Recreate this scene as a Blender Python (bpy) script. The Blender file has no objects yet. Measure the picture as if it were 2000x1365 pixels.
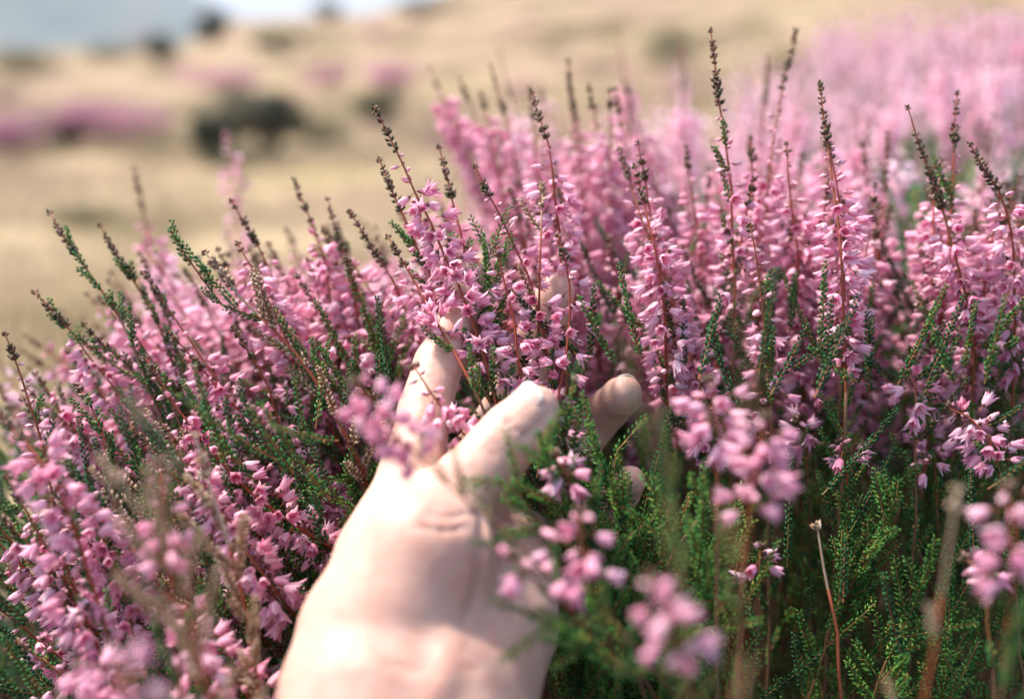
import bpy, math
import numpy as np
from mathutils import Matrix, Vector

# ------------------------------------------------------------------ camera, world, sun, exposure
SC = bpy.context.scene
rng = np.random.default_rng(11)
PITCH = math.radians(17.0)
CAM = np.array([0.0, 0.0, 0.42])
FPX = 2000 * 35.0 / 36.0
FWD = np.array([0, math.cos(PITCH), -math.sin(PITCH)])
UPV = np.array([0, math.sin(PITCH), math.cos(PITCH)])
RGT = np.array([1.0, 0, 0])
cd = bpy.data.cameras.new('camera')
cam = bpy.data.objects.new('camera', cd)
SC.collection.objects.link(cam)
cam.location = CAM
cam.rotation_euler = (math.radians(90) - PITCH, 0, 0)
cd.lens = 35.0
cd.sensor_width = 36.0
cd.clip_start = 0.01
cd.clip_end = 20000
cd.dof.use_dof = True
cd.dof.focus_distance = 0.389
cd.dof.aperture_fstop = 3.1
SC.camera = cam

SUN_TO = Vector((-0.46, 0.26, 0.85)).normalized()
world = bpy.data.worlds.new('World')
SC.world = world
world.use_nodes = True
wn = world.node_tree
sky = wn.nodes.new('ShaderNodeTexSky')
sky.sky_type = 'NISHITA'
sky.sun_disc = False
sky.sun_elevation = math.asin(SUN_TO.z)
sky.sun_rotation = math.atan2(SUN_TO.x, SUN_TO.y)
sky.air_density = 1.0
sky.dust_density = 3.0
bg = wn.nodes['Background']
bg.inputs['Strength'].default_value = 0.13
wn.links.new(sky.outputs[0], bg.inputs[0])
sd = bpy.data.lights.new('sun', 'SUN')
sd.energy = 2.6
sd.angle = math.radians(6)
sd.color = (1.0, 0.955, 0.885)
sun = bpy.data.objects.new('sun', sd)
SC.collection.objects.link(sun)
sun.rotation_euler = SUN_TO.to_track_quat('Z', 'Y').to_euler()
sun.location = SUN_TO * 5

SC.view_settings.view_transform = 'Standard'
SC.view_settings.look = 'None'
SC.view_settings.gamma = 1.0
SC.view_settings.exposure = 1.6
SC.view_settings.use_curve_mapping = False
SC.cycles.max_bounces = 6
SC.cycles.diffuse_bounces = 4
SC.cycles.glossy_bounces = 2
SC.cycles.transmission_bounces = 4
SC.cycles.volume_bounces = 0
SC.cycles.use_denoising = True
SC.cycles.caustics_reflective = False
SC.cycles.caustics_refractive = False
SC.cycles.sample_clamp_indirect = 6.0

# ------------------------------------------------------------------ helpers
COL = SC.collection


def P(u, v, D):
    """world point on the ray of photo pixel (u, v) at depth D metres"""
    return CAM + D * (FWD + RGT * ((u - 1000.0) / FPX) + UPV * ((682.5 - v) / FPX))


def project(p):
    q = np.asarray(p) - CAM
    D = q @ FWD
    return 1000 + (q @ RGT) / D * FPX, 682.5 - (q @ UPV) / D * FPX, D


def nrm(a):
    a = np.asarray(a, float)
    return a / (np.linalg.norm(a, axis=-1, keepdims=True) + 1e-12)


def mesh_np(name, V, T, mats=(), midx=None, smooth=False):
    """triangle or quad mesh from numpy arrays"""
    me = bpy.data.meshes.new(name)
    V = np.asarray(V, np.float32)
    T = np.asarray(T, np.int32)
    n, k = T.shape
    me.vertices.add(len(V))
    me.vertices.foreach_set('co', V.ravel())
    me.loops.add(n * k)
    me.loops.foreach_set('vertex_index', T.ravel())
    me.polygons.add(n)
    me.polygons.foreach_set('loop_start', np.arange(0, n * k, k, dtype=np.int32))
    me.polygons.foreach_set('loop_total', np.full(n, k, np.int32))
    if midx is not None:
        me.polygons.foreach_set('material_index', np.asarray(midx, np.int32))
    if smooth:
        me.polygons.foreach_set('use_smooth', np.ones(n, bool))
    for m in mats:
        me.materials.append(m)
    me.update(calc_edges=True)
    return me


def ob(name, me, parent=None, loc=None, kind=None):
    o = bpy.data.objects.new(name, me)
    COL.objects.link(o)
    if parent is not None:
        o.parent = parent
    if loc is not None:
        o.location = loc
    if kind:
        o['kind'] = kind
    return o


def tag(o, label, cat, group=None, kind=None):
    o['label'] = label
    o['category'] = cat
    if group:
        o['group'] = group
    if kind:
        o['kind'] = kind
    return o


def smooth01(x):
    x = np.clip(x, 0, 1)
    return x * x * (3 - 2 * x)


class Geo:
    """collects triangles of several materials into one mesh"""

    def __init__(self):
        self.V, self.T, self.M, self.n = [], [], [], 0

    def add(self, V, T, m=0):
        V = np.asarray(V, float).reshape(-1, 3)
        T = np.asarray(T, int).reshape(-1, 3)
        self.V.append(V)
        self.T.append(T + self.n)
        self.M.append(np.full(len(T), m))
        self.n += len(V)

    def tube(self, pts, rad, k=5, m=0):
        pts = np.asarray(pts, float)
        n = len(pts)
        rad = np.broadcast_to(rad, (n,))
        tan = nrm(np.gradient(pts, axis=0))
        ref = np.array([0.31, 0.87, 0.2])
        a = nrm(np.cross(tan, ref))
        b = np.cross(tan, a)
        th = np.linspace(0, 2 * np.pi, k, endpoint=False)
        ring = pts[:, None] + rad[:, None, None] * (np.cos(th)[None, :, None] * a[:, None] + np.sin(th)[None, :, None] * b[:, None])
        V = ring.reshape(-1, 3)
        i = np.arange(n - 1)[:, None] * k
        j = np.arange(k)[None]
        j2 = (j + 1) % k
        q = np.stack([i + j, i + j2, i + k + j2, i + k + j], -1).reshape(-1, 4)
        T = np.concatenate([q[:, [0, 1, 2]], q[:, [0, 2, 3]]])
        V = np.concatenate([V, pts[-1:] + tan[-1:] * rad[-1] * .7])
        e = (n - 1) * k
        cap = np.stack([e + np.arange(k), e + (np.arange(k) + 1) % k, np.full(k, n * k)], -1)
        self.add(V, np.concatenate([T, cap]), m)

    def spindles(self, pos, d, L, W, m=0, fine=True):
        """N small leaves: 3-sided spindles from pos along d"""
        pos, d = np.asarray(pos, float), nrm(d)
        N = len(pos)
        if N == 0:
            return
        L = np.broadcast_to(L, (N,))[:, None]
        W = np.broadcast_to(W, (N,))[:, None]
        ref = nrm(rng.normal(size=(N, 3)))
        a = nrm(np.cross(d, ref))
        b = np.cross(d, a)
        r = W * .5
        c, s = -0.5, 0.866
        if fine:
            mid = pos + d * L * .5
            V = np.stack([pos, mid + a * r, mid + (a * c + b * s) * r, mid + (a * c - b * s) * r, pos + d * L], 1)
            f = np.array([[0, 2, 1], [0, 3, 2], [0, 1, 3], [4, 1, 2], [4, 2, 3], [4, 3, 1]])
            nv = 5
        else:
            V = np.stack([pos + a * r, pos + (a * c + b * s) * r, pos + (a * c - b * s) * r, pos + d * L], 1)
            f = np.array([[3, 0, 1], [3, 1, 2], [3, 2, 0]])
            nv = 4
        T = (f[None] + (np.arange(N) * nv)[:, None, None]).reshape(-1, 3)
        self.add(V, T, m)

    def mesh(self, name, mats, smooth=False, off=None):
        V = np.concatenate(self.V)
        if off is not None:
            V = V - np.asarray(off)
        return mesh_np(name, V, np.concatenate(self.T), mats, np.concatenate(self.M), smooth)


def catmull(ctrl, n):
    c = np.asarray(ctrl, float)
    c = np.vstack([2 * c[0] - c[1], c, 2 * c[-1] - c[-2]])
    seg = len(c) - 3
    out = []
    for s in np.linspace(0, seg - 1e-6, n):
        i = int(s)
        t = s - i
        p0, p1, p2, p3 = c[i:i + 4]
        out.append(.5 * (2 * p1 + (p2 - p0) * t + (2 * p0 - 5 * p1 + 4 * p2 - p3) * t * t + (3 * p1 - p0 - 3 * p2 + p3) * t ** 3))
    return np.array(out)


def resample(pts, n):
    s = np.concatenate([[0], np.cumsum(np.linalg.norm(np.diff(pts, axis=0), axis=1))])
    t = np.linspace(0, s[-1], n)
    return np.stack([np.interp(t, s, pts[:, k]) for k in range(3)], 1), s[-1]


# ------------------------------------------------------------------ materials
def mat_base(name):
    m = bpy.data.materials.new(name)
    m.use_nodes = True
    nt = m.node_tree
    return m, nt, nt.nodes['Principled BSDF'], nt.nodes['Material Output']


def ramp(nt, fac, stops):
    r = nt.nodes.new('ShaderNodeValToRGB')
    e = r.color_ramp.elements
    while len(e) < len(stops):
        e.new(.5)
    for el, (p, c) in zip(e, stops):
        el.position = p
        el.color = (*c, 1)
    nt.links.new(fac, r.inputs[0])
    return r.outputs[0]


def noise(nt, scale, detail=3, coord='Object', rough=.55):
    tc = nt.nodes.new('ShaderNodeTexCoord')
    n = nt.nodes.new('ShaderNodeTexNoise')
    n.inputs['Scale'].default_value = scale
    n.inputs['Detail'].default_value = detail
    n.inputs['Roughness'].default_value = rough
    nt.links.new(tc.outputs[coord], n.inputs['Vector'])
    return n.outputs['Fac']


def mixc(nt, fac, a, b, mode='MIX'):
    x = nt.nodes.new('ShaderNodeMix')
    x.data_type = 'RGBA'
    x.blend_type = mode
    for sock, val in ((x.inputs[0], fac), (x.inputs[6], a), (x.inputs[7], b)):
        if isinstance(val, (int, float)):
            sock.default_value = val
        elif isinstance(val, tuple):
            sock.default_value = (*val, 1)
        else:
            nt.links.new(val, sock)
    return x.outputs[2]


def plant_mat(name, stops, trans=.35, rough=.55, nscale=900, island=True, spec=.25, obj=False):
    """colour varies per piece (island or object) and by fine noise; part of the light passes through"""
    m, nt, b, out = mat_base(name)
    geo = nt.nodes.new('ShaderNodeNewGeometry')
    oi = nt.nodes.new('ShaderNodeObjectInfo')
    a = nt.nodes.new('ShaderNodeMath')
    a.operation = 'MULTIPLY_ADD'
    nt.links.new(geo.outputs['Random Per Island'], a.inputs[0])
    a.inputs[1].default_value = .45 if obj else .8
    bb = nt.nodes.new('ShaderNodeMath')
    bb.operation = 'MULTIPLY'
    nt.links.new(oi.outputs['Random'], bb.inputs[0])
    bb.inputs[1].default_value = .45 if obj else .12
    nt.links.new(bb.outputs[0], a.inputs[2])
    nz = noise(nt, nscale, 2)
    c = nt.nodes.new('ShaderNodeMath')
    c.operation = 'MULTIPLY_ADD'
    nt.links.new(nz, c.inputs[0])
    c.inputs[1].default_value = .25
    nt.links.new(a.outputs[0], c.inputs[2])
    col = ramp(nt, c.outputs[0], stops)
    nt.links.new(col, b.inputs['Base Color'])
    b.inputs['Roughness'].default_value = rough
    b.inputs['Specular IOR Level'].default_value = spec
    if trans:
        t = nt.nodes.new('ShaderNodeBsdfTranslucent')
        nt.links.new(col, t.inputs['Color'])
        mx = nt.nodes.new('ShaderNodeMixShader')
        mx.inputs[0].default_value = trans
        nt.links.new(b.outputs[0], mx.inputs[1])
        nt.links.new(t.outputs[0], mx.inputs[2])
        nt.links.new(mx.outputs[0], out.inputs['Surface'])
    return m


M_PETAL = plant_mat('petal', [(0.0, (.55, .27, .26)), (.05, (.82, .27, .42)), (.35, (.90, .47, .585)), (.7, (.93, .63, .715)), (1, (.95, .82, .85))], .42, .75, 500, obj=True)
M_PETAL_IN = plant_mat('petal_inner', [(0, (.68, .15, .33)), (.6, (.79, .28, .44)), (1, (.83, .40, .53))], .4, .75, 700, obj=True)
M_BUD = plant_mat('bud_pink', [(0, (.76, .20, .34)), (.5, (.86, .38, .48)), (1, (.90, .58, .62))], .3, .45, 500, obj=True)
M_CALYX = plant_mat('calyx', [(0, (.045, .035, .02)), (.5, (.10, .075, .03)), (1, (.13, .05, .03))], .1, .6, 900)
M_STYLE = plant_mat('style', [(0, (.35, .05, .08)), (1, (.5, .1, .12))], .2, .5)
M_LEAF = plant_mat('heather_leaf', [(0, (.012, .070, .026)), (.3, (.026, .140, .038)), (.62, (.060, .215, .048)), (.85, (.14, .28, .06)), (.94, (.30, .25, .07)), (1, (.26, .11, .04))], .35, .5, 300)
M_FRESH = plant_mat('fresh_leaf', [(0, (.028, .12, .033)), (.3, (.055, .20, .045)), (.62, (.11, .30, .055)), (.86, (.22, .40, .075)), (.95, (.34, .30, .08)), (1, (.28, .12, .04))], .4, .5, 300)
M_LEAF_SHADE = plant_mat('heather_leaf_shade', [(0, (.008, .038, .018)), (.5, (.016, .075, .028)), (1, (.04, .14, .04))], .25, .5, 60)  # darker copy of the leaf, shade inside the bushes put into its colour
M_SCALE = plant_mat('tip_scale', [(0, (.035, .040, .018)), (.4, (.085, .080, .035)), (.75, (.16, .10, .06)), (1, (.36, .20, .17))], .15, .6, 600)
M_DRY = plant_mat('dry_leaf', [(0, (.22, .11, .055)), (.5, (.40, .25, .15)), (1, (.60, .46, .34))], .25, .7, 500)
M_STEM = plant_mat('stem_red', [(0, (.20, .030, .018)), (.5, (.32, .06, .03)), (1, (.24, .09, .035))], 0, .5, 200)
M_WOOD = plant_mat('stem_wood', [(0, (.07, .035, .02)), (.5, (.14, .07, .035)), (1, (.25, .13, .07))], 0, .7, 400)
M_TWIG = plant_mat('shoot_axis', [(0, (.10, .085, .02)), (.5, (.20, .13, .04)), (1, (.28, .10, .05))], 0, .6, 300)


def skin_mat():
    m, nt, b, out = mat_base('skin')
    big = noise(nt, 38, 3)
    fine = noise(nt, 160, 4)
    c1 = ramp(nt, big, [(.25, (.53, .29, .215)), (.5, (.575, .35, .268)), (.75, (.60, .385, .30))])
    c2 = mixc(nt, .25, c1, ramp(nt, fine, [(.35, (.50, .22, .16)), (.6, (.63, .405, .315))]))
    nt.links.new(c2, b.inputs['Base Color'])
    b.inputs['Roughness'].default_value = .48
    b.inputs['Specular IOR Level'].default_value = .35
    b.inputs['Subsurface Weight'].default_value = .75
    b.inputs['Subsurface Radius'].default_value = (1.0, .38, .2)
    b.inputs['Subsurface Scale'].default_value = .004
    tc = nt.nodes.new('ShaderNodeTexCoord')
    vo = nt.nodes.new('ShaderNodeTexVoronoi')
    vo.feature = 'DISTANCE_TO_EDGE'
    vo.inputs['Scale'].default_value = 900
    nt.links.new(tc.outputs['Object'], vo.inputs['Vector'])
    n2 = noise(nt, 260, 5)
    ad = nt.nodes.new('ShaderNodeMath')
    ad.operation = 'MULTIPLY_ADD'
    nt.links.new(vo.outputs['Distance'], ad.inputs[0])
    ad.inputs[1].default_value = .6
    nt.links.new(n2, ad.inputs[2])
    bp = nt.nodes.new('ShaderNodeBump')
    bp.inputs['Strength'].default_value = .55
    bp.inputs['Distance'].default_value = .0006
    nt.links.new(ad.outputs[0], bp.inputs['Height'])
    nt.links.new(bp.outputs[0], b.inputs['Normal'])
    return m


def nail_mat():
    m, nt, b, out = mat_base('nail')
    at = nt.nodes.new('ShaderNodeAttribute')
    at.attribute_name = 'along'
    col = ramp(nt, at.outputs['Fac'], [(0, (.66, .46, .38)), (.12, (.60, .38, .31)), (.80, (.62, .40, .33)), (.88, (.70, .58, .49)), (1, (.72, .62, .53))])
    nt.links.new(col, b.inputs['Base Color'])
    b.inputs['Roughness'].default_value = .28
    b.inputs['Subsurface Weight'].default_value = .4
    b.inputs['Subsurface Radius'].default_value = (1, .4, .25)
    b.inputs['Subsurface Scale'].default_value = .002
    return m


M_SKIN, M_NAIL = skin_mat(), nail_mat()


# ------------------------------------------------------------------ terrain
def edge_x(y):
    return np.interp(y, [-1, 0, .3, .65, .8, 1, 1.5, 3, 6, 12], [-.7, -.6, -.5, -.40, -.15, .06, .27, .95, 2.6, 7])


def ground_z(x, y):
    x, y = np.asarray(x, float), np.asarray(y, float)
    z = -.9 * smooth01((edge_x(y) - x) / 1.1)
    z = z + .14 * smooth01((x - .15) / .9) * smooth01((y - .7) / .9)
    z = z - 1.0 * smooth01((y - 2.6) / 4) * (1 - smooth01((edge_x(y) - x) / 1.1))
    a = x / np.maximum(y, .5)
    slope = np.interp(a, [-.6, -.33, -.27, -.13, 0, .6], [.0, .005, .045, .055, .105, .12])
    z = z + slope * 75 * smooth01((y - 10) / 110) * 1.1
    z = z + np.where(y > 2.5, .10 * np.sin(x * .9 + y * .55) * np.sin(y * .35 - x * .3), 0) * smooth01((y - 2.5) / 3)
    return z


def build_ground():
    ys = np.concatenate([np.arange(-1.5, 3, .1), np.geomspace(3, 9, 36), np.geomspace(9.3, 260, 80)])
    xs = np.linspace(-1, 1, 121)
    V = []
    for y in ys:
        w = 3.0 + max(y, 0) * 1.1
        xx = np.sign(xs) * np.abs(xs) ** 1.3 * w
        V.append(np.stack([xx, np.full_like(xx, y), ground_z(xx, np.full_like(xx, y))], 1))
    V = np.concatenate(V)
    nx = len(xs)
    i, j = np.meshgrid(np.arange(len(ys) - 1), np.arange(nx - 1), indexing='ij')
    q = np.stack([i * nx + j, i * nx + j + 1, (i + 1) * nx + j + 1, (i + 1) * nx + j], -1).reshape(-1, 4)
    m, nt, b, out = mat_base('moor_ground')
    n1 = noise(nt, .38, 5)
    n2 = noise(nt, 7, 5)
    grass = ramp(nt, n1, [(.34, (.08, .065, .03)), (.43, (.19, .14, .08)), (.55, (.33, .25, .155)), (.66, (.19, .15, .065))])
    c = mixc(nt, .3, grass, ramp(nt, n2, [(.3, (.12, .09, .04)), (.55, (.34, .25, .13)), (.75, (.42, .32, .19))]))
    patch = noise(nt, .11, 3)
    c = mixc(nt, ramp(nt, patch, [(.42, (0, 0, 0)), (.58, (.75, .75, .75))]), c, ramp(nt, n1, [(.35, (.11, .10, .045)), (.5, (.22, .125, .105)), (.62, (.27, .20, .12))]))
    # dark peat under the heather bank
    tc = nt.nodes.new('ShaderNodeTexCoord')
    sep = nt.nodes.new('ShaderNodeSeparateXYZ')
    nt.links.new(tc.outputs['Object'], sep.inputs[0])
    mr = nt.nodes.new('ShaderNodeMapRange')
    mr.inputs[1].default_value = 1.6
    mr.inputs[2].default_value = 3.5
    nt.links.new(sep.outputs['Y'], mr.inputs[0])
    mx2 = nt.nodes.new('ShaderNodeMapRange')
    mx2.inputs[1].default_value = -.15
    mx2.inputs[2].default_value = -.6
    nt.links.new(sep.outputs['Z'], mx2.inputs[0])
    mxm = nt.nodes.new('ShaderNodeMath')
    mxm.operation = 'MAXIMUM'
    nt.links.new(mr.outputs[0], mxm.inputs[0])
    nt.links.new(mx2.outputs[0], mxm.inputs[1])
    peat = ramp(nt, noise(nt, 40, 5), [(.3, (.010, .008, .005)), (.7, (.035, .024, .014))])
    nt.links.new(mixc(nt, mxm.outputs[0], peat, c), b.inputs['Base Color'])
    b.inputs['Roughness'].default_value = 1.0
    b.inputs['Specular IOR Level'].default_value = .1
    bp = nt.nodes.new('ShaderNodeBump')
    bp.inputs['Strength'].default_value = .6
    bp.inputs['Distance'].default_value = .03
    nt.links.new(n2, bp.inputs['Height'])
    nt.links.new(bp.outputs[0], b.inputs['Normal'])
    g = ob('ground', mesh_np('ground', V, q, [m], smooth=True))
    tag(g, 'rolling moorland ground with straw coloured grass and dark peat', 'ground', kind='structure')


build_ground()


def build_hill():
    """far blue hill at the upper left, beyond the moor"""
    xs = np.linspace(-2600, 900, 90)
    ys = np.linspace(1500, 3200, 40)
    X, Y = np.meshgrid(xs, ys, indexing='ij')
    ridge = np.exp(-((X + 1150) / 440) ** 2) * 330 + 40 * np.exp(-((X - 300) / 500) ** 2)
    Z = ridge * np.exp(-((Y - 2300) / 520) ** 2) + 12 * np.sin(X * .011 + Y * .004) + 9 * np.sin(Y * .017 - X * .006) - 30
    V = np.stack([X, Y, Z], -1).reshape(-1, 3)
    ny = len(ys)
    i, j = np.meshgrid(np.arange(len(xs) - 1), np.arange(ny - 1), indexing='ij')
    q = np.stack([i * ny + j, (i + 1) * ny + j, (i + 1) * ny + j + 1, i * ny + j + 1], -1).reshape(-1, 4)
    m, nt, b, out = mat_base('hill')
    c = ramp(nt, noise(nt, .006, 6), [(.3, (.035, .05, .03)), (.55, (.08, .09, .05)), (.75, (.15, .12, .08))])
    nt.links.new(c, b.inputs['Base Color'])
    b.inputs['Roughness'].default_value = 1
    h = ob('hill', mesh_np('hill', V, q, [m], smooth=True))
    tag(h, 'hazy blue hill far beyond the moor at the upper left', 'hill', kind='structure')
    fv = np.array([[-6000, 200, -3], [6000, 200, -3], [6000, 6000, -32], [-6000, 6000, -32]], float)
    f = ob('far_field', mesh_np('far_field', fv, [[0, 1, 2, 3]], [m]))
    tag(f, 'flat dark lowland stretching to the far hill', 'field', kind='structure')


build_hill()


# ------------------------------------------------------------------ the hand
def build_hand():
    mm = .001

    def J(u, v, D, r):
        D2 = D if D > .352 else .352 + (D - .352) * .42
        return (P(u, v, D2), r * mm * D2 / D)

    palm = []      # capsule chains of (point, radius)
    fore_a = [J(640, 2750, .13, 33), J(690, 1750, .185, 27), J(732, 1365, .250, 24), J(745, 1255, .272, 22)]
    fore_b = [J(900, 2750, .135, 33), J(880, 1750, .19, 26), J(872, 1365, .256, 22.5), J(900, 1290, .276, 19)]
    palm += [fore_a, fore_b]
    palm += [[J(720, 1230, .285, 17), J(745, 1090, .312, 14.5), J(806, 925, .357, 11.6)]]
    palm += [[J(800, 1250, .292, 15), J(845, 1090, .362, 12), J(890, 952, .385, 11.8)]]
    palm += [[J(870, 1260, .300, 14), J(925, 1100, .372, 11.5), J(962, 985, .392, 11.2)]]
    palm += [[J(935, 1270, .296, 14), J(985, 1140, .352, 11.5), J(1022, 1048, .384, 10.5)]]
    hypo = [J(925, 1330, .282, 18.5), J(977, 1220, .318, 18.2), J(1010, 1120, .345, 15)]
    thenar = [J(770, 1290, .268, 15.0), J(800, 1170, .270, 18.6), J(836, 1080, .278, 18.8), J(866, 1003, .308, 14.4)]
    thumb = [J(864, 1003, .312, 14.2), J(914, 945, .326, 11.6), J(966, 888, .340, 11.0), J(984, 868, .343, 10.5), J(1005, 845, .346, 10.9), J(1034, 813, .351, 9.6), J(1048, 797, .353, 8.0)]
    index = [J(808, 925, .357, 11.8), J(829, 805, .374, 9.9), J(856, 712, .388, 9.5), J(884, 645, .397, 8.6), J(905, 592, .404, 8.5), J(924, 540, .411, 7.8), J(929, 524, .413, 6.9)]
    middle = [J(890, 952, .385, 11.2), J(955, 850, .408, 9.8), J(1010, 755, .420, 9.8), J(1038, 690, .422, 9.0), J(1060, 635, .422, 8.8), J(1084, 578, .420, 8.0), J(1089, 564, .419, 7.0)]
    ring = [J(962, 985, .392, 10.8), J(1055, 925, .415, 9.5), J(1128, 872, .425, 9.4), J(1162, 828, .424, 8.8), J(1190, 797, .417, 8.5), J(1214, 775, .407, 8.0), J(1220, 767, .403, 7.0)]
    pinky = [J(1022, 1048, .384, 10.0), J(1100, 1030, .404, 8.4), J(1165, 1010, .412, 8.0), J(1198, 982, .410, 7.4), J(1215, 962, .407, 7.2), J(1230, 940, .401, 6.6)]
    allp = np.array([p for ch in palm + [hypo, thenar, thumb, index, middle, ring, pinky] for p, r in ch])
    h = .00125
    lo, hi = allp.min(0) - .042, allp.max(0) + .042
    n = np.ceil((hi - lo) / h).astype(int) + 1
    ax = [lo[k] + h * np.arange(n[k]) for k in range(3)]
    BIG = 1.0

    def chain(ch, k):
        F = np.full(n, BIG, np.float32)
        for (a, ra), (b, rb) in zip(ch[:-1], ch[1:]):
            m = max(ra, rb) + .016
            i0 = np.maximum(((np.minimum(a, b) - m - lo) / h).astype(int), 0)
            i1 = np.minimum(((np.maximum(a, b) + m - lo) / h).astype(int) + 2, n)
            sl = tuple(slice(i0[q], i1[q]) for q in range(3))
            X, Y, Z = np.meshgrid(*[ax[q][sl[q]].astype(np.float32) for q in range(3)], indexing='ij', sparse=True)
            d = b - a
            L2 = d @ d
            t = np.clip(((X - a[0]) * d[0] + (Y - a[1]) * d[1] + (Z - a[2]) * d[2]) / L2, 0, 1)
            dist = np.sqrt((X - a[0] - t * d[0]) ** 2 + (Y - a[1] - t * d[1]) ** 2 + (Z - a[2] - t * d[2]) ** 2)
            dd = dist - (ra + (rb - ra) * t * t * (3 - 2 * t))
            F[sl] = smin(F[sl], dd.astype(np.float32), k)
        return F

    def smin(a, b, k):
        hh = np.maximum(k - np.abs(a - b), 0) / k
        return np.minimum(a, b) - hh * hh * hh * k * (1 / 6.)

    H = chain(palm[0], .004)
    for ch in palm[1:]:
        H = smin(H, chain(ch, .004), .016)
    H = smin(H, chain(hypo, .006), .009)
    H = smin(H, chain(thenar, .006), .0095)
    for f in (index, middle, ring, pinky):
        H = smin(H, chain(f, .003), .006)
    H = smin(H, chain(thumb, .004), .005)

    # skin creases: thin grooves along surface polylines given as photo pixels, found by marching the ray to the skin
    def on_skin(u, v):
        for D in np.arange(.15, .5, .0012):
            p = P(u, v, D)
            q = np.round((p - lo) / h).astype(int)
            if (q >= 0).all() and (q < n).all() and H[tuple(q)] < 0:
                return p
        return None

    creases = [([(838, 1003), (880, 1010), (938, 1003)], .7), ([(815, 1030), (870, 1038), (915, 1026)], .4), ([(845, 985), (865, 988), (885, 990)], .25),
               ([(940, 1010), (938, 1080), (932, 1140), (918, 1185)], 2.0), ([(918, 1185), (885, 1240), (840, 1270)], .3),
               ([(760, 1300), (830, 1315), (930, 1305)], .45), ([(1080, 800), (1062, 816), (1042, 838), (1024, 852)], .5), ([(1024, 852), (1004, 840), (992, 822)], .25), 
               ([(942, 872), (958, 888), (978, 906)], .22), ([(968, 862), (984, 878), (1003, 893)], .22), ([(770, 935), (800, 932), (830, 930)], .4), ([(960, 1100), (990, 1150), (1000, 1210)], .7),
               ([(890, 1240), (925, 1236), (960, 1225)], .3)]
    for pix, w in creases:
        pts = [on_skin(*q) for q in pix]
        pts = [p for p in pts if p is not None]
        if len(pts) < 2:
            continue
        C = chain([(p, w * mm) for p in catmull(pts, 10)], .001)
        H = -smin(-H, C, .0025)
    tend = [on_skin(*q) for q in ((872, 1268), (862, 1325), (852, 1362))]
    if all(p is not None for p in tend):
        H = smin(H, chain([(p + FWD * .0030, .0034) for p in catmull(tend, 8)], .002), .007)
    # gentle unevenness: tendons and pads
    X, Y, Z = np.meshgrid(*ax, indexing='ij', sparse=True)
    H = H + (.00012 * np.sin(X * 210 + Y * 90) * np.sin(Z * 170 - Y * 120)).astype(np.float32)

    # surface nets
    s = H < 0
    c = [H[i:n[0] - 1 + i, j:n[1] - 1 + j, k:n[2] - 1 + k] for i in (0, 1) for j in (0, 1) for k in (0, 1)]
    cs = sum((x < 0).astype(np.int8) for x in c)
    act = (cs > 0) & (cs < 8)
    idx = np.argwhere(act)
    cv = np.stack([x[act] for x in c], 1)
    off = np.array([(i, j, k) for i in (0, 1) for j in (0, 1) for k in (0, 1)], float)
    acc = np.zeros((len(idx), 3))
    cnt = np.zeros(len(idx))
    for a in range(8):
        for b in range(a + 1, 8):
            if abs(off[a] - off[b]).sum() != 1:
                continue
            fa, fb = cv[:, a], cv[:, b]
            x = (fa < 0) != (fb < 0)
            t = np.where(x, fa / np.where(x, fa - fb, 1), 0)
            acc += np.where(x[:, None], off[a] + t[:, None] * (off[b] - off[a]), 0)
            cnt += x
    V = lo + h * (idx + acc / cnt[:, None])
    vid = np.full(act.shape, -1, np.int64)
    vid[act] = np.arange(len(idx))
    quads = []
    for d in range(3):
        e1, e2 = (d + 1) % 3, (d + 2) % 3
        sa = [slice(None)] * 3
        sb = [slice(None)] * 3
        sa[d], sb[d] = slice(0, -1), slice(1, None)
        ch = s[tuple(sa)] != s[tuple(sb)]
        g = np.argwhere(ch)
        ok = (g[:, e1] > 0) & (g[:, e2] > 0) & (g[:, e1] < n[e1] - 1) & (g[:, e2] < n[e2] - 1)
        g = g[ok]
        inside = s[tuple(g.T)]
        q = []
        for o1, o2 in ((0, 0), (1, 0), (1, 1), (0, 1)):
            t = g.copy()
            t[:, e1] -= o1
            t[:, e2] -= o2
            q.append(vid[tuple(t.T)])
        q = np.stack(q, 1)
        q[inside] = q[inside][:, ::-1]
        quads.append(q)
    Q = np.concatenate(quads)
    Q = Q[(Q >= 0).all(1)][:, ::-1]
    # light smoothing
    e = np.concatenate([Q[:, [0, 1]], Q[:, [1, 2]], Q[:, [2, 3]], Q[:, [3, 0]]])
    for it in range(3):
        A = np.zeros_like(V)
        w = np.zeros(len(V))
        np.add.at(A, e[:, 0], V[e[:, 1]])
        np.add.at(w, e[:, 0], 1)
        V = V + .5 * (A / np.maximum(w, 1)[:, None] - V)
    base = P(800, 1365, .25)
    hand = ob('hand', mesh_np('hand', V - base, Q, [M_SKIN], smooth=True), loc=base)
    tag(hand, 'pale bare left hand reaching in palm up, thumb and fingers cupped round heather sprigs', 'hand')

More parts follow.
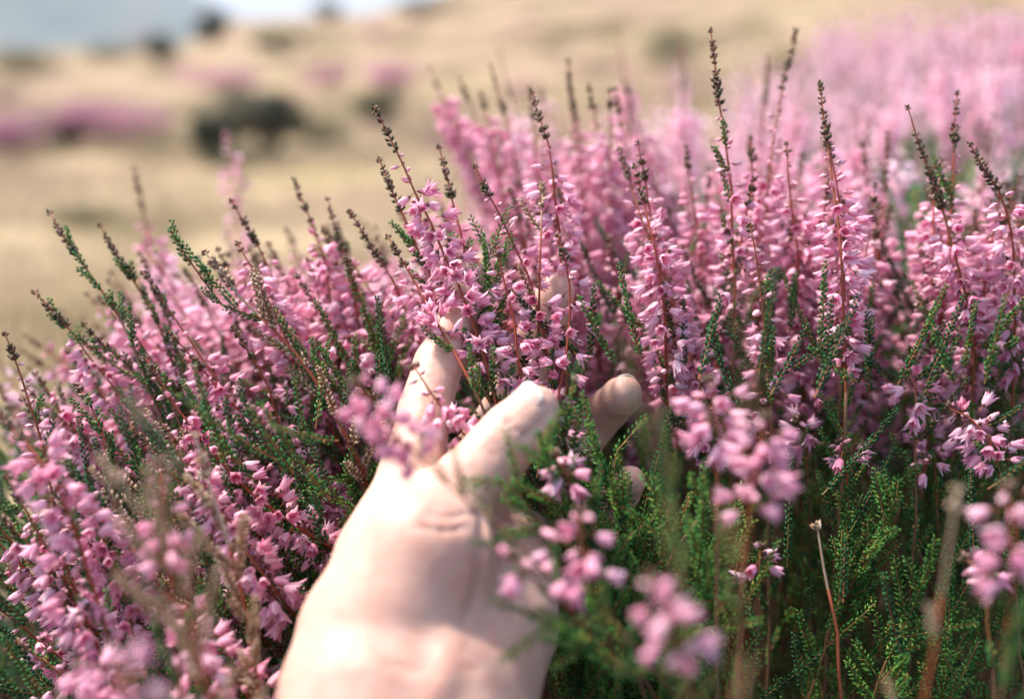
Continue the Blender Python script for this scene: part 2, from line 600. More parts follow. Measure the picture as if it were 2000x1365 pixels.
    def nail(chn, nrm_dir, t0, t1, r, width_deg, lift=.0005):
        a, b = chn[-3][0], chn[-1][0]
        axis = nrm(b - a)
        L = np.linalg.norm(b - a)
        N = nrm(nrm_dir - axis * (nrm_dir @ axis))
        S = np.cross(axis, N)
        nu, nv = 11, 13
        vs, al = [], []
        for layer in (0, 1):
            for i in range(nu):
                for j in range(nv):
                    t = i / (nu - 1)
                    w = (j / (nv - 1) * 2 - 1)
                    ang = math.radians(width_deg) * w * (1 - .12 * t ** 4)
                    end = t1 - .16 * (t1 - t0) * w * w
                    st = t0 + .12 * (t1 - t0) * w * w
                    tt = st + (end - st) * t
                    rr = r * (1 - .10 * t) + lift - (.0006 if layer else 0)
                    p = a + axis * L * tt + rr * (N * (math.cos(ang) * .80 + .20) + S * math.sin(ang) * .93)
                    vs.append(p - base)
                    al.append(t)
        F = []
        m = nu * nv
        for i in range(nu - 1):
            for j in range(nv - 1):
                p = i * nv + j
                F.append((p, p + nv, p + nv + 1, p + 1))
                F.append((m + p, m + p + 1, m + p + nv + 1, m + p + nv))
        for i in range(nu - 1):
            for j in (0, nv - 1):
                p = i * nv + j
                F.append((p, p + nv, m + p + nv, m + p))
        for j in range(nv - 1):
            for i in (0, nu - 1):
                p = i * nv + j
                F.append((p, p + 1, m + p + 1, m + p))
        me = mesh_np('fingernail', vs, F, [M_NAIL], smooth=True)
        at = me.attributes.new('along', 'FLOAT', 'POINT')
        at.data.foreach_set('value', np.array(al, np.float32))
        return ob('fingernail', me, hand)

    up_left = nrm(-RGT * .75 + UPV * .66)
    nail(thumb, up_left * .78 - FWD * .62, .02, 1.36, .0099, 60, .0007)
    nail(index, nrm(-RGT * .55 + FWD * .6 + UPV * .35), .2, 1.28, .0075, 56)
    nail(middle, nrm(FWD * .9 + UPV * .3 - RGT * .3), .2, 1.28, .0075, 56)
    nail(ring, nrm(UPV * .85 + FWD * .3 + RGT * .15), .15, 1.22, .0072, 56)
    nail(pinky, nrm(UPV * .5 + RGT * .75 + FWD * .3), .15, 1.18, .0062, 56)
    return H, lo, h, n


HS, HLO, HH, HN = build_hand()


def hand_sdf(p):
    q = np.round((np.atleast_2d(p) - HLO) / HH).astype(int)
    ok = ((q >= 0) & (q < HN)).all(1)
    out = np.full(len(q), .1)
    if ok.any():
        t = q[ok]
        out[ok] = HS[t[:, 0], t[:, 1], t[:, 2]]
    return np.minimum(out, .1)


HAND_POLY = np.array([(520, 1420), (560, 1310), (640, 1100), (680, 1000), (730, 920), (775, 810), (800, 700), (830, 640), (870, 560), (880, 490), (960, 490), (965, 620), (900, 760), (890, 860),
                      (1060, 735), (1100, 820), (970, 990), (960, 1050), (1110, 1170), (1080, 1420)], float)


def in_hand_view(u, v):
    x, y = HAND_POLY[:, 0], HAND_POLY[:, 1]
    x2, y2 = np.roll(x, -1), np.roll(y, -1)
    c = ((y > v) != (y2 > v)) & (u < (x2 - x) * (v - y) / (y2 - y + 1e-9) + x)
    return c.sum() % 2 == 1


KEEP_CLEAR = ((1130, 1255, 725, 880), (1185, 1260, 895, 985), (1015, 1110, 545, 650), (865, 955, 490, 660))


def blocks_hand(pts):
    for p in pts:
        u, v, D = project(p)
        if D < .40 and in_hand_view(u, v):
            return True
        if D < .445 and any(a < u < b and c < v < d for a, b, c, d in KEEP_CLEAR):
            return True
    return bool((hand_sdf(pts) < .001).any())


# ------------------------------------------------------------------ heather flowers and buds (shared meshes)
def petal(g, ang, prof, w, m, twist=0.0, split=0.0):
    """one petal: prof = [(radius, z)], w = half widths; three columns, the middle one bulged outwards"""
    o = np.array([math.cos(ang), math.sin(ang), 0])
    t = np.array([-math.sin(ang), math.cos(ang), 0])
    rows = []
    for i, ((r, z), hw) in enumerate(zip(prof, w)):
        tw = twist * i / len(prof)
        side = t * math.cos(tw) + np.array([0, 0, 1]) * math.sin(tw)
        c = o * r + np.array([0, 0, z])
        back = o * (r * .22 + hw * .25)
        rows.append([c - side * hw - back, c, c + side * hw - back])
    V = np.array(rows).reshape(-1, 3)
    n = len(prof)
    T = []
    for i in range(n - 1):
        for j in range(2):
            a = i * 3 + j
            T += [(a, a + 1, a + 4), (a, a + 4, a + 3)]
    # pointed end
    V = np.vstack([V, V[-2] + (V[-2] - V[-5]) * .55])
    e = len(V) - 1
    T += [((n - 1) * 3, (n - 1) * 3 + 1, e), ((n - 1) * 3 + 1, (n - 1) * 3 + 2, e)]
    g.add(V * .001, T, m)


def make_flower(i):
    r = np.random.default_rng(100 + i)
    g = Geo()
    op = [.3, .6, .95, 1.3, .45, .8][i % 6]
    ped = r.uniform(1.2, 2.6)
    bend = r.uniform(-.4, .4)
    g.tube(np.array([(0, 0, -.2), (bend * .5, 0, ped * .5), (0, 0, ped + .4)]) * .001, np.array([.22, .2, .3]) * .001, 3, 3)
    for k in range(4):                      # green bracts at the base
        a = k * math.pi / 2 + .4
        petal(g, a, [(.35, ped), (1.05, ped + .7)], [.5, .5], 2)
    L = r.uniform(6.0, 7.4)
    for k in range(4):                      # the four pink sepals
        a = k * math.pi / 2 + r.uniform(-.15, .15)
        o = op + r.uniform(-.2, .25)
        petal(g, a, [(.5, ped + .2), (1.55 + .25 * o, ped + L * .3), (1.75 + .75 * o, ped + L * .62), (1.35 + 2.0 * o, ped + L * .86)],
              [.5, 1.1, 1.05, .5], 0, r.uniform(-.35, .35))
    for k in range(4):                      # inner corolla lobes
        a = k * math.pi / 2 + .78 + r.uniform(-.15, .15)
        petal(g, a, [(.4, ped + .3), (1.3 + .2 * op, ped + L * .35), (1.1 + 1.3 * op, ped + L * .76)], [.45, .85, .45], 0 if k % 2 else 1)
    g.tube(np.array([(0, 0, ped), (.15, .1, ped + L * .6), (.1, .2, ped + L * 1.08)]) * .001, np.array([.12, .1, .16]) * .001, 3, 4)
    return g.mesh('flower', [M_PETAL, M_PETAL_IN, M_CALYX, M_STEM, M_STYLE], True)


def make_bud(i):
    r = np.random.default_rng(300 + i)
    g = Geo()
    ped = [1.6, 2.4, 1.0][i % 3]
    g.tube(np.array([(0, 0, -.2), (.2, 0, ped * .5), (0, 0, ped + .4)]) * .001, np.array([.2, .18, .3]) * .001, 3, 1)
    L, R = [(5.0, 1.2), (6.0, 1.35), (3.2, 1.0)][i % 3]
    zs = np.array([0, .18, .42, .68, .88, 1.0])
    rs = np.array([.45, .85, 1.0, .82, .45, .1])
    k = 6
    V = []
    for z, q in zip(zs, rs):
        for j in range(k):
            a = j * 2 * math.pi / k + z * .9
            f = 1 + (.10 if j % 2 else -.08)
            V.append((R * q * f * math.cos(a), R * q * f * math.sin(a), ped + L * z))
    T = []
    for a in range(5):
        for j in range(k):
            b0, b1 = a * k + j, a * k + (j + 1) % k
            T += [(b0, b1, b1 + k), (b0, b1 + k, b0 + k)]
    g.add(np.array(V) * .001, T, 0)
    for q in range(3):
        petal(g, q * 2.1, [(.5, ped - .1), (R * .98, ped + L * .24)], [.45, .5], 2)
    return g.mesh('bud', [M_BUD, M_STEM, M_CALYX], True)


def simple_flower():
    """few-faced bell for blossoms too blurred to pick apart"""
    g = Geo()
    for k in range(4):
        petal(g, k * math.pi / 2, [(.5, 1.2), (2.0, 4.0), (2.4, 6.2)], [.5, 1.6, 1.0], 0)
    return np.concatenate(g.V), np.concatenate(g.T)


FLOWERS = [make_flower(i) for i in range(6)]
BUDS = [make_bud(i) for i in range(3)]
SFV, SFT = simple_flower()


def frame_to(d, roll):
    d = nrm(d)
    ref = np.array([0, 0, 1.]) if abs(d[2]) < .9 else np.array([1., 0, 0])
    a = nrm(np.cross(ref, d))
    b = np.cross(d, a)
    c, s = math.cos(roll), math.sin(roll)
    return np.stack([a * c + b * s, -a * s + b * c, d], 1)


def mat4(R, p, s):
    m = Matrix.Identity(4)
    for i in range(3):
        for j in range(3):
            m[i][j] = R[i, j] * s
        m[i][3] = p[i]
    return m


def leafy(g_leaf, g_axis, p0, d0, L, m=0, fine=True, dens=1.0, size=1.0, curve=.35, axis_m=0, axis_r=.0004, spread=.72, slim=1.0):
    """one cord-like heather shoot: a short curved axis packed with tiny leaves in opposite pairs"""
    up = np.array([0, 0, 1.])
    n = max(4, int(L / .006) + 2)
    d1 = nrm(d0 + up * curve)
    s = np.linspace(0, 1, n)[:, None]
    pts = p0 + L * (d0 * s + (d1 - d0) * s * s * .5)
    if g_axis is not None:
        g_axis.tube(pts, np.linspace(axis_r, axis_r * .5, n), 3, axis_m)
    step = .00115 / dens
    N = max(3, int(L / step))
    t = np.linspace(.06, 1.0, N)
    pos = np.stack([np.interp(t, s[:, 0], pts[:, k]) for k in range(3)], 1)
    tan = nrm(d0 + (d1 - d0) * t[:, None])
    a = nrm(np.cross(tan, nrm(rng.normal(size=3))))
    b = np.cross(tan, a)
    k = np.arange(N)
    ph = (k % 2) * math.pi / 2 + rng.normal(0, .22, N) + k * .08
    out, dr, LL = [], [], []
    taper = (1 - .45 * t ** 3) * size
    for sgn in (0, math.pi):
        o = np.cos(ph + sgn)[:, None] * a + np.sin(ph + sgn)[:, None] * b
        out.append(pos + o * .0003)
        dr.append(tan * rng.uniform(.75, 1.25, (N, 1)) + o * spread)
        LL.append(.0026 * (2 - slim) * taper * rng.uniform(.8, 1.2, N))
    g_leaf.spindles(np.concatenate(out), np.concatenate(dr), np.concatenate(LL), .00135 * size * slim, m, fine)


N_SPRIG = 0


def sprig(ctrl, a, b, c, label, group=None, kind='bloom', near=True, name='heather_sprig', cat='heather', nfl=None, size=1.0, nsh=None, seed=None, leaf_hi=None, avoid=True):
    """ctrl: world points root..tip; a, b, c: metres from the tip where scales end, buds end, flowers end"""
    global N_SPRIG
    N_SPRIG += 1
    pts, L = resample(catmull(ctrl, 40), 34)
    root = pts[0]
    o = ob(name, None, loc=root)
    o.empty_display_size = .01
    tag(o, label, cat, group)
    # wobble of a natural stem
    w = np.cumsum(rng.normal(0, .0004, (34, 3)), 0)
    w -= np.linspace(0, 1, 34)[:, None] * w[-1]
    pts = pts + w
    sl = np.linspace(L, 0, 34)                 # distance from the tip at each point

    def at(d):
        return np.array([np.interp(L - d, L - sl, pts[:, k]) for k in range(3)])

    def tan_at(d):
        return nrm(at(max(d - .004, 0)) - at(min(d + .004, L)))

    gs = Geo()
    rad = np.interp(sl, [0, .02, .12, L], [.00028, .00042, .0007, .0013]) * size
    cut = max(3, 34 - int(34 * min(c + .03, L * .8) / L))
    top_m = 2 if kind == 'dry' else 0
    gs.tube(pts[:cut + 1], rad[:cut + 1], 5, 1 if kind != 'dry' else 0)
    gs.tube(pts[cut:], rad[cut:], 5, top_m if kind != 'shoot' else 3)
    gl, gt = Geo(), Geo()
    lm = 1 if kind == 'dry' else 0
    # crowded scales and unopened buds at the tip
    if a > 0:
        N = max(4, int(a / (.00095 if near else .0022)))
        d = np.sort(rng.uniform(0, a, N))
        d[:3] = [0, .0006, .0012]
        pos = np.array([at(x) for x in d])
        tn = np.array([tan_at(x) for x in d])
        rot = np.arange(N) * 2.4
        r1 = nrm(np.cross(tn, np.array([.3, .2, .9])))
        r2 = np.cross(tn, r1)
        out = np.cos(rot)[:, None] * r1 + np.sin(rot)[:, None] * r2
        grow = np.interp(d, [0, a * .5, a], [.75, 1.0, 1.25])
        for rep in range(2):
            oo = out if rep == 0 else -out
            gt.spindles(pos + oo * .0003, tn * rng.uniform(.5, 1.3, (N, 1)) + oo * rng.uniform(.5, 1.1, (N, 1)), .0026 * grow * size * rng.uniform(.7, 1.2, N), .0015 * size * grow, 0 if kind != 'dry' else 1, near)
    # leafy side shoots
    lo_d = leaf_hi if leaf_hi is not None else {'bloom': b + .8 * (c - b), 'bud': b * .6, 'green': a * .75, 'dry': .02, 'shoot': .0}[kind]
    hi_d = min(L * .9, max(c, lo_d) + (.13 if near else .09) * (.75 if kind == 'green' else 1))
    if kind == 'shoot' or (kind == 'green' and a < .01):
        leafy(gl, None, at(.045), nrm(at(0) - at(.045)), .045, lm, near, 1.0, 1.05 * size, .02)
    ns = nsh if nsh is not None else (rng.integers(13, 18) if near else 7)
    for k in range(ns):
        d = lo_d + (hi_d - lo_d) * ((k + rng.uniform(0, .8)) / ns)
        t = tan_at(d)
        q = nrm(np.cross(t, nrm(rng.normal(size=3))))
        dd = nrm(t * rng.uniform(.8, 1.6) + q * rng.uniform(.5, 1.0))
        LL = rng.uniform(.009, .026) * (1.3 if kind == 'shoot' else 1) * np.interp(d - lo_d, [0, .03], [.6, 1.1])
        if kind == 'bloom' and d < c:
            LL *= .6
        if kind == 'green':
            dd = nrm(t * rng.uniform(1.3, 2.2) + q * .6)
            LL = rng.uniform(.005, .011) * (1 if d < .06 else 1.6)
        p = at(d)
        if avoid and hand_sdf(p + dd * LL)[0] < .002:
            continue
        leafy(gl, gs if near else None, p, dd, LL, lm, near, 1.0 if near else .55, size * (1.0 if near else 1.4), .1 if kind == 'shoot' else .3, 3, spread=.95 if kind == 'shoot' else .72, slim=.72 if kind == 'shoot' else 1.0)
    off = root
    ob('stem', gs.mesh('stem', [M_STEM, M_WOOD, M_DRY, M_TWIG], True, off), o)
    if gl.n:
        ob('foliage', gl.mesh('foliage', [M_FRESH if kind == 'shoot' else M_LEAF, M_DRY], False, off), o, kind='stuff')
    if gt.n:
        ob('tip_buds', gt.mesh('tip_buds', [M_SCALE, M_DRY], False, off), o, kind='stuff')
    # buds and open flowers
    spots = []
    if kind in ('bloom', 'bud'):
        nb = max(2, int((b - a) / .0026)) if b > a else 0
        for k in range(nb):
            spots.append((a + (b - a) * (k + rng.uniform(.1, .9)) / nb, True))
        nf = nfl if nfl is not None else max(2, int((c - b) / .00122))
        for k in range(nf):
            spots.append((b + (c - b) * (k + rng.uniform(0, 1)) / nf, rng.random() < .10))
    th = rng.uniform(0, 6.28)
    down = np.array([0, 0, -1.])
    gfar = Geo()
    for d, is_bud in spots:
        th += 2.4 + rng.normal(0, .35)
        t = tan_at(d)
        r1 = nrm(np.cross(t, np.array([.31, .23, .9])))
        r2 = np.cross(t, r1)
        out = math.cos(th) * r1 + math.sin(th) * r2
        f = np.interp(d, [a, b, c], [.62, .95, 1.02]) if b > a else 1.0
        if is_bud:
            ax = out * .9 + t * rng.uniform(-.05, .45) + down * rng.uniform(0, .25)
        else:
            ax = out * .9 + t * rng.uniform(-.25, .3) + down * rng.uniform(.1, .6)
        p = at(d) + out * .0004
        if d > b and rng.random() < .5:        # flowers of short side branches stand further off the stem
            p = p + out * rng.uniform(.001, .0045) - t * .001
        if avoid and hand_sdf(p + nrm(ax) * .005)[0] < .0008:
            continue
        s = size * f * rng.uniform(.82, 1.18)
        R = frame_to(ax, rng.uniform(0, 6.28))
        if near:
            me = BUDS[rng.integers(0, 2) if d > (a + .3 * (b - a)) else 2] if is_bud else FLOWERS[rng.integers(0, 6)]
            x = bpy.data.objects.new('bud' if is_bud else 'flower', me)
            COL.objects.link(x)
            x.parent = o
            x.matrix_local = mat4(R, p - root, s)
        else:
            gfar.add((SFV * s * (.62 if is_bud else 1.1)) @ R.T + p, SFT, 0)
    if gfar.n:
        ob('blossom', gfar.mesh('blossom', [M_PETAL], True, off), o, kind='stuff')
    return o


def curve_from_px(tip, low, D, dD=0.0, extra=(), Dlow=None, Droot=None):
    """root..tip world points: tip and a lower point are read off the photo, the root stands on the ground below"""
    T = P(tip[0], tip[1], D)
    if extra:
        w = [P(*e) for e in extra]
        Lw = w[-1]
        prev = w[-2] if len(w) > 1 else T
    else:
        Lw = P(low[0], low[1], D + dD)
        w = [Lw]
        prev = T
    d = nrm(Lw - prev)
    r = Lw + d * np.array([1, 1, 0]) * .06 + np.array([0, (Droot or 0), 0])
    gz = float(ground_z(r[0], r[1]))
    root = np.array([r[0], r[1], gz - .005])
    if Lw[2] - gz > .12:
        mid = Lw * .55 + root * .45 + d * np.array([1, 1, 0]) * .012
        ctrl = [root, mid] + w[::-1] + [T]
    else:
        ctrl = [root] + w[::-1] + [T]
    return ctrl


# tip (u, v), lower point (u, v), depth, kind, a, b, c in photo pixels along the stem, label, options
HERO = [
    ((730, 208), (960, 800), .402, 'bloom', 100, 190, 560, 'tallest sprig rising between thumb and index finger, its scaly brown tip leaning left', dict(extra=[(800, 350, .402), (870, 500, .399), (930, 660, .388), (985, 850, .378), (1085, 1030, .385)])),
    ((741, 312), (880, 590), .408, 'bud', 110, 280, 400, 'thin budding sprig with beaded tip just under the tallest held sprig', dict(extra=[(800, 455, .408), (870, 600, .400), (960, 800, .384), (1075, 1010, .388)])),
    ((857, 287), (910, 480), .415, 'bud', 110, 270, 420, 'slim budding sprig above the index fingertip, dark tip upright', dict(extra=[(890, 420, .413), (935, 600, .398), (1000, 850, .384), (1090, 1020, .392)])),
    ((928, 325), (1050, 600), .405, 'bloom', 70, 160, 420, 'sprig with red stem arching right of the index fingertip', dict(nfl=26, extra=[(985, 440, .405), (1040, 590, .400), (1075, 800, .388), (1120, 1000, .40)])),
    ((1040, 180), (1085, 420), .42, 'bloom', 110, 170, 430, 'sprig with a green pointed tip standing above the middle finger', dict(Droot=.05)),
    ((1110, 118), (1150, 450), .52, 'bloom', 120, 200, 620, 'soft dark red tipped sprig rising behind the middle finger', {}),
    ((1388, 60), (1430, 480), .412, 'bud', 150, 320, 520, 'tallest sharp spike with widely spaced buds against the tan hillside', dict(nfl=16)),
    ((1555, 58), (1495, 380), .47, 'bloom', 140, 300, 560, 'tall dark tipped spike leaning right, right of the tallest spike', {}),
    ((1602, 162), (1650, 620), .408, 'bloom', 130, 230, 560, 'sharp spike with a straight dark tip and thick pink flowers on a red stem', {}),
    ((1612, 245), (1645, 520), .418, 'bloom', 70, 170, 450, 'shorter twin spike tucked behind the sharp straight dark tip', {}),
    ((1773, 210), (1900, 640), .408, 'bloom', 215, 245, 560, 'spike with a long dark leafy bare tip leaning left in the right bank', {}),
    ((1870, 182), (1850, 520), .428, 'bud', 120, 260, 580, 'upright spike with red stem and paired buds beside the long bare tip', dict(nfl=26)),
    ((1895, 282), (1975, 520), .398, 'bloom', 120, 150, 500, 'short tipped sprig near the right edge with hanging bell flowers', {}),
    ((1500, 110), (1485, 340), .56, 'bloom', 110, 220, 560, 'soft blurred thin spike between the tallest spike and the right leaning one', {}),
    ((1330, 65), (1338, 320), .62, 'bloom', 110, 150, 460, 'blurred brown tipped spike left of the tallest sharp spike', {}),
    ((1735, 260), (1710, 560), .49, 'bloom', 130, 210, 480, 'soft spike with pale whorled buds left of the long bare tip', {}),
    ((1465, 440), (1510, 760), .398, 'bud', 15, 190, 480, 'short sprig with slanting pink buds in pairs under the tallest spike', dict(nfl=20)),
    ((960, 130), (1010, 360), .55, 'bloom', 100, 150, 520, 'dark tipped blurred spike above the fingers, left of the red tipped one', {}),
    ((975, 100), (1020, 320), .66, 'bloom', 100, 150, 480, 'faint far spike just behind the dark tipped one above the fingers', {}),
    ((838, 130), (965, 450), .62, 'bloom', 50, 90, 430, 'dense blurred pink spike leaning left behind the index finger', dict(nfl=60)),
    ((1210, 60), (1230, 270), .76, 'bloom', 70, 110, 360, 'faint blurred spike over the pale grass left of the tallest spike', {}),
    ((1240, 325), (1300, 620), .412, 'bloom', 90, 160, 440, 'sprig with yellow green tip and hanging bells over the ring finger', dict(Droot=.05)),
    ((1060, 360), (1062, 560), .412, 'dry', 60, 60, 60, 'withered brown twig standing between the flowering sprigs above the middle finger', dict(nsh=6, Droot=.05)),
    ((575, 350), (650, 580), .455, 'bloom', 110, 150, 440, 'spike with a brown upright tip left of the leaning held sprigs', dict(Droot=.04)),
    ((640, 388), (705, 620), .45, 'bloom', 150, 200, 430, 'spike with crowded grey green scales between two pink spikes left of the hand', dict(Droot=.05)),
    ((682, 412), (800, 640), .42, 'bloom', 130, 160, 430, 'slender green tipped sprig leaning left toward the grey green spike', dict(Droot=.08)),
    ((757, 462), (870, 690), .402, 'bloom', 70, 110, 260, 'sprig with pale dried tip and a thick flower cluster against the index finger', dict(nfl=40, extra=[(830, 580, .394), (895, 700, .376), (965, 850, .374), (1080, 1040, .385)])),
    ((452, 392), (545, 600), .43, 'bloom', 110, 200, 360, 'sprig with pointed green beads and two pink buds left of centre', {}),
    ((262, 330), (315, 580), .56, 'bloom', 90, 130, 500, 'blurred brown tipped spike, tallest of the soft ones at left', {}),
    ((440, 250), (470, 470), .68, 'bud', 5, 60, 430, 'blurred pink spike reaching up before the dark shrub', dict(nfl=46)),
    ((335, 455), (450, 600), .408, 'green', 0, 0, 60, 'bright green leafy shoot with a blunt tip leaning left', dict(extra=[(395, 550, .408), (445, 605, .406), (560, 640, .404), (640, 790, .402), (710, 990, .405)], nsh=16)),
    ((400, 493), (600, 730), .402, 'dry', 90, 90, 95, 'pale withered twig ending a red woody stem left of the wrist', dict(extra=[(455, 560, .402), (540, 650, .402), (620, 750, .40), (690, 900, .40), (720, 1000, .41)], nsh=12, size=1.25)),
    ((97, 415), (300, 750), .425, 'green', 110, 130, 190, 'long leaning green sprig with a knobbly tip, high at the left', dict(nsh=20)),
    ((195, 440), (345, 720), .428, 'green', 140, 160, 200, 'green sprig with small pink buds near its pale tip, second from the left edge', dict(nsh=18)),
    ((68, 570), (250, 725), .418, 'green', 90, 100, 110, 'low grey green sprig slanting steeply to the left edge', dict(nsh=20, extra=[(150, 655, .418), (250, 728, .415), (340, 800, .41)])),
    ((10, 652), (95, 930), .398, 'bud', 60, 300, 520, 'dark stemmed sprig with sparse pale buds at the left edge', dict(nfl=24)),
    ((150, 752), (215, 880), .392, 'green', 60, 60, 70, 'small dark green tip poking out among blurred pink at left', dict(nsh=14)),
    ((280, 508), (365, 720), .442, 'green', 120, 130, 150, 'dark leafy sprig before the tallest soft spike at left', dict(nsh=16)),
    ((455, 640), (545, 830), .398, 'bloom', 80, 170, 380, 'short budding sprig with dark tip left of the red woody stem', dict(nfl=18)),
    ((108, 855), (215, 1090), .372, 'bloom', 130, 150, 420, 'sprig with beaded green tip over magenta bells in the lower left', {}),
    ((285, 700), (560, 1010), .385, 'bloom', 40, 130, 560, 'heavy magenta sprig drooping toward the wrist from the left', dict(nfl=80, extra=[(370, 830, .385), (480, 950, .38), (620, 1050, .385), (760, 1150, .42)])),
    ((330, 850), (540, 1170), .365, 'bloom', 10, 80, 460, 'dark magenta sprig sloping down beside the forearm', dict(nfl=74, extra=[(400, 960, .365), (470, 1070, .362), (545, 1180, .365), (640, 1300, .40)])),
    ((12, 930), (150, 1210), .355, 'bloom', 60, 120, 420, 'pink sprig rising from the lower left corner toward the edge', {}),
    ((50, 655), (270, 870), .52, 'bloom', 40, 70, 460, 'blurred slanting pink sprig behind the sparse one at the left edge', dict(nfl=60)),
    ((-5, 800), (140, 1010), .34, 'bloom', 100, 120, 330, 'pale blurred sprig crossing the left edge at mid height', {}),
    ((250, 770), (345, 1030), .215, 'dry', 80, 80, 90, 'very blurred tan twig crossing the left part close to the lens', dict(nsh=8, size=.7)),
    ((195, 895), (345, 1150), .27, 'dry', 80, 80, 90, 'pale blurred withered twig slanting through the lower left', dict(nsh=16)),
    ((380, 850), (480, 1230), .33, 'dry', 100, 100, 110, 'withered greyish twig with dry leaf cords left of the forearm', dict(nsh=22, size=1.2)),
    ((690, 745), (880, 950), .288, 'bloom', 4, 20, 205, 'blurred pink sprig lying across the base of the thumb', dict(nfl=30, extra=[(790, 860, .288), (875, 945, .284), (1000, 1050, .284), (1120, 1180, .29), (1260, 1350, .33)], nsh=14, size=.8, avoid=False)),
    ((1495, 815), (1470, 1010), .290, 'bloom', 4, 20, 190, 'large blurred pink cluster hanging over the dark gap right of the hand', dict(nfl=28, size=.95, nsh=5)),
    ((1385, 740), (1405, 900), .315, 'bloom', 4, 20, 120, 'soft pink cluster above the large blurred one, right of the fingers', dict(nfl=17, nsh=5)),
    ((1132, 1000), (1160, 1150), .285, 'bloom', 4, 14, 130, 'blurred drooping pink cluster in the greenery right of the palm', dict(nfl=11, extra=[(1150, 1130, .285), (1270, 1290, .30), (1350, 1400, .34)], nsh=10)),
    ((1085, 885), (1115, 950), .335, 'bloom', 4, 10, 70, 'small pink flower group just under the thumb tip', dict(nfl=8, extra=[(1120, 950, .338), (1190, 1080, .35), (1280, 1250, .38)], nsh=12)),
    ((1005, 1085), (1040, 1140), .285, 'bloom', 4, 10, 60, 'two blurred bells in front of the palm heel edge', dict(nfl=6, extra=[(1040, 1130, .29), (1150, 1230, .30), (1280, 1380, .34)], nsh=12, avoid=False)),
    ((1265, 1120), (1345, 1310), .235, 'bloom', 20, 30, 190, 'very blurred dusty pink sprig at the bottom, close to the lens', dict(nfl=18, size=.75)),
    ((1965, 950), (1975, 1120), .27, 'bloom', 4, 14, 190, 'big blurred pink cluster at the right edge', dict(nfl=16, size=.9)),
    ((1885, 1090), (1930, 1170), .335, 'bud', 2, 30, 70, 'pair of blurred pink buds low at the right edge', dict(nfl=3, nsh=4)),
    ((1485, 1065), (1480, 1160), .365, 'bloom', 2, 4, 60, 'lone soft pink flower before the dark gap at lower right', dict(nfl=4, nsh=6)),
    ((1850, 795), (1945, 900), .392, 'bloom', 5, 30, 150, 'branching pink cluster with open bells low on the right', dict(nfl=26)),
    ((1775, 730), (1790, 800), .405, 'bloom', 2, 5, 90, 'pair of lilac bells hanging over the dark green at right', dict(nfl=9)),
    ((1640, 865), (1655, 930), .402, 'bloom', 2, 5, 45, 'three small bells alone on the dark green right of the large blurred cluster', dict(nfl=5)),
    ((1555, 820), (1580, 890), .408, 'bloom', 2, 5, 70, 'small open bells beside the large blurred pink cluster', dict(nfl=7)),
    ((1805, 890), (1830, 950), .405, 'bloom', 2, 5, 50, 'three bells under the branching cluster at lower right', dict(nfl=5)),
    ((1090, 460), (1120, 660), .392, 'bloom', 60, 110, 420, 'magenta sprig held behind the thumb tip with hanging bells', dict(nfl=24, extra=[(1118, 600, .392), (1105, 740, .388), (1075, 860, .380), (1110, 1030, .39)])),
    ((808, 715), (930, 890), .356, 'bloom', 5, 60, 230, 'curved sprig of small pale buds lying over the index finger base', dict(extra=[(858, 790, .358), (915, 860, .362), (975, 910, .370), (1080, 1030, .385)], nsh=7, nfl=26)),
    ((970, 480), (1015, 680), .398, 'bloom', 30, 70, 330, 'sprig with a round pink flower head between index and middle fingers', dict(nfl=28, extra=[(995, 590, .397), (1010, 720, .390), (1030, 860, .382), (1100, 1030, .39)])),
    ((1596, 1025), (1640, 1340), .372, 'dry', 14, 14, 14, 'bare pale stick with a rounded tip among dark green at lower right', dict(nsh=0, size=1.25)),
    ((1452, 550), (1455, 900), .19, 'dry', 60, 60, 70, 'very blurred tan stem close to the lens right of the fingers', dict(nsh=4, size=.4)),
    ((1205, 640), (1300, 1010), .235, 'green', 60, 60, 80, 'very blurred olive shoot crossing in front of the ring finger', dict(nsh=5, size=.55, avoid=False)),
    ((1290, 800), (1345, 1300), .265, 'green', 30, 30, 60, 'broad blurred green shoot rising right of the fingers', dict(nsh=10, size=.7)),
    ((1870, 955), (1850, 1120), .255, 'dry', 50, 50, 60, 'thick blurred grey green twig left of the right edge cluster', dict(nsh=3, size=.9)),
    ((235, 1320), (262, 1420), .215, 'bud', 2, 25, 70, 'round blurred pink buds at the bottom left, close to the lens', dict(nfl=4, size=.8, nsh=4)),
    ((150, 1300), (200, 1420), .30, 'bloom', 4, 20, 130, 'blurred pink flower clump at the bottom left corner', dict(nfl=14, size=.85)),
    ((365, 1160), (375, 1330), .31, 'bloom', 10, 40, 260, 'blurred magenta sprig at the bottom left of the forearm', dict(nfl=26, size=.95)),
    ((310, 900), (330, 1120), .30, 'bud', 6, 120, 200, 'blurred sprig of oval buds low at the left', dict(nfl=10)),
]


def px2m(px, D):
    return px / FPX * D


for tip, low, D, kind, a, b, c, label, opt in HERO:
    opt = dict(opt)
    ctrl = curve_from_px(tip, low, D, rng.uniform(-.012, .015), opt.pop('extra', ()), Droot=opt.pop('Droot', 0))
    sprig(ctrl, px2m(a, D), px2m(b, D), px2m(c, D), label, 'heather sprigs seen singly', kind, D < .6, **opt)

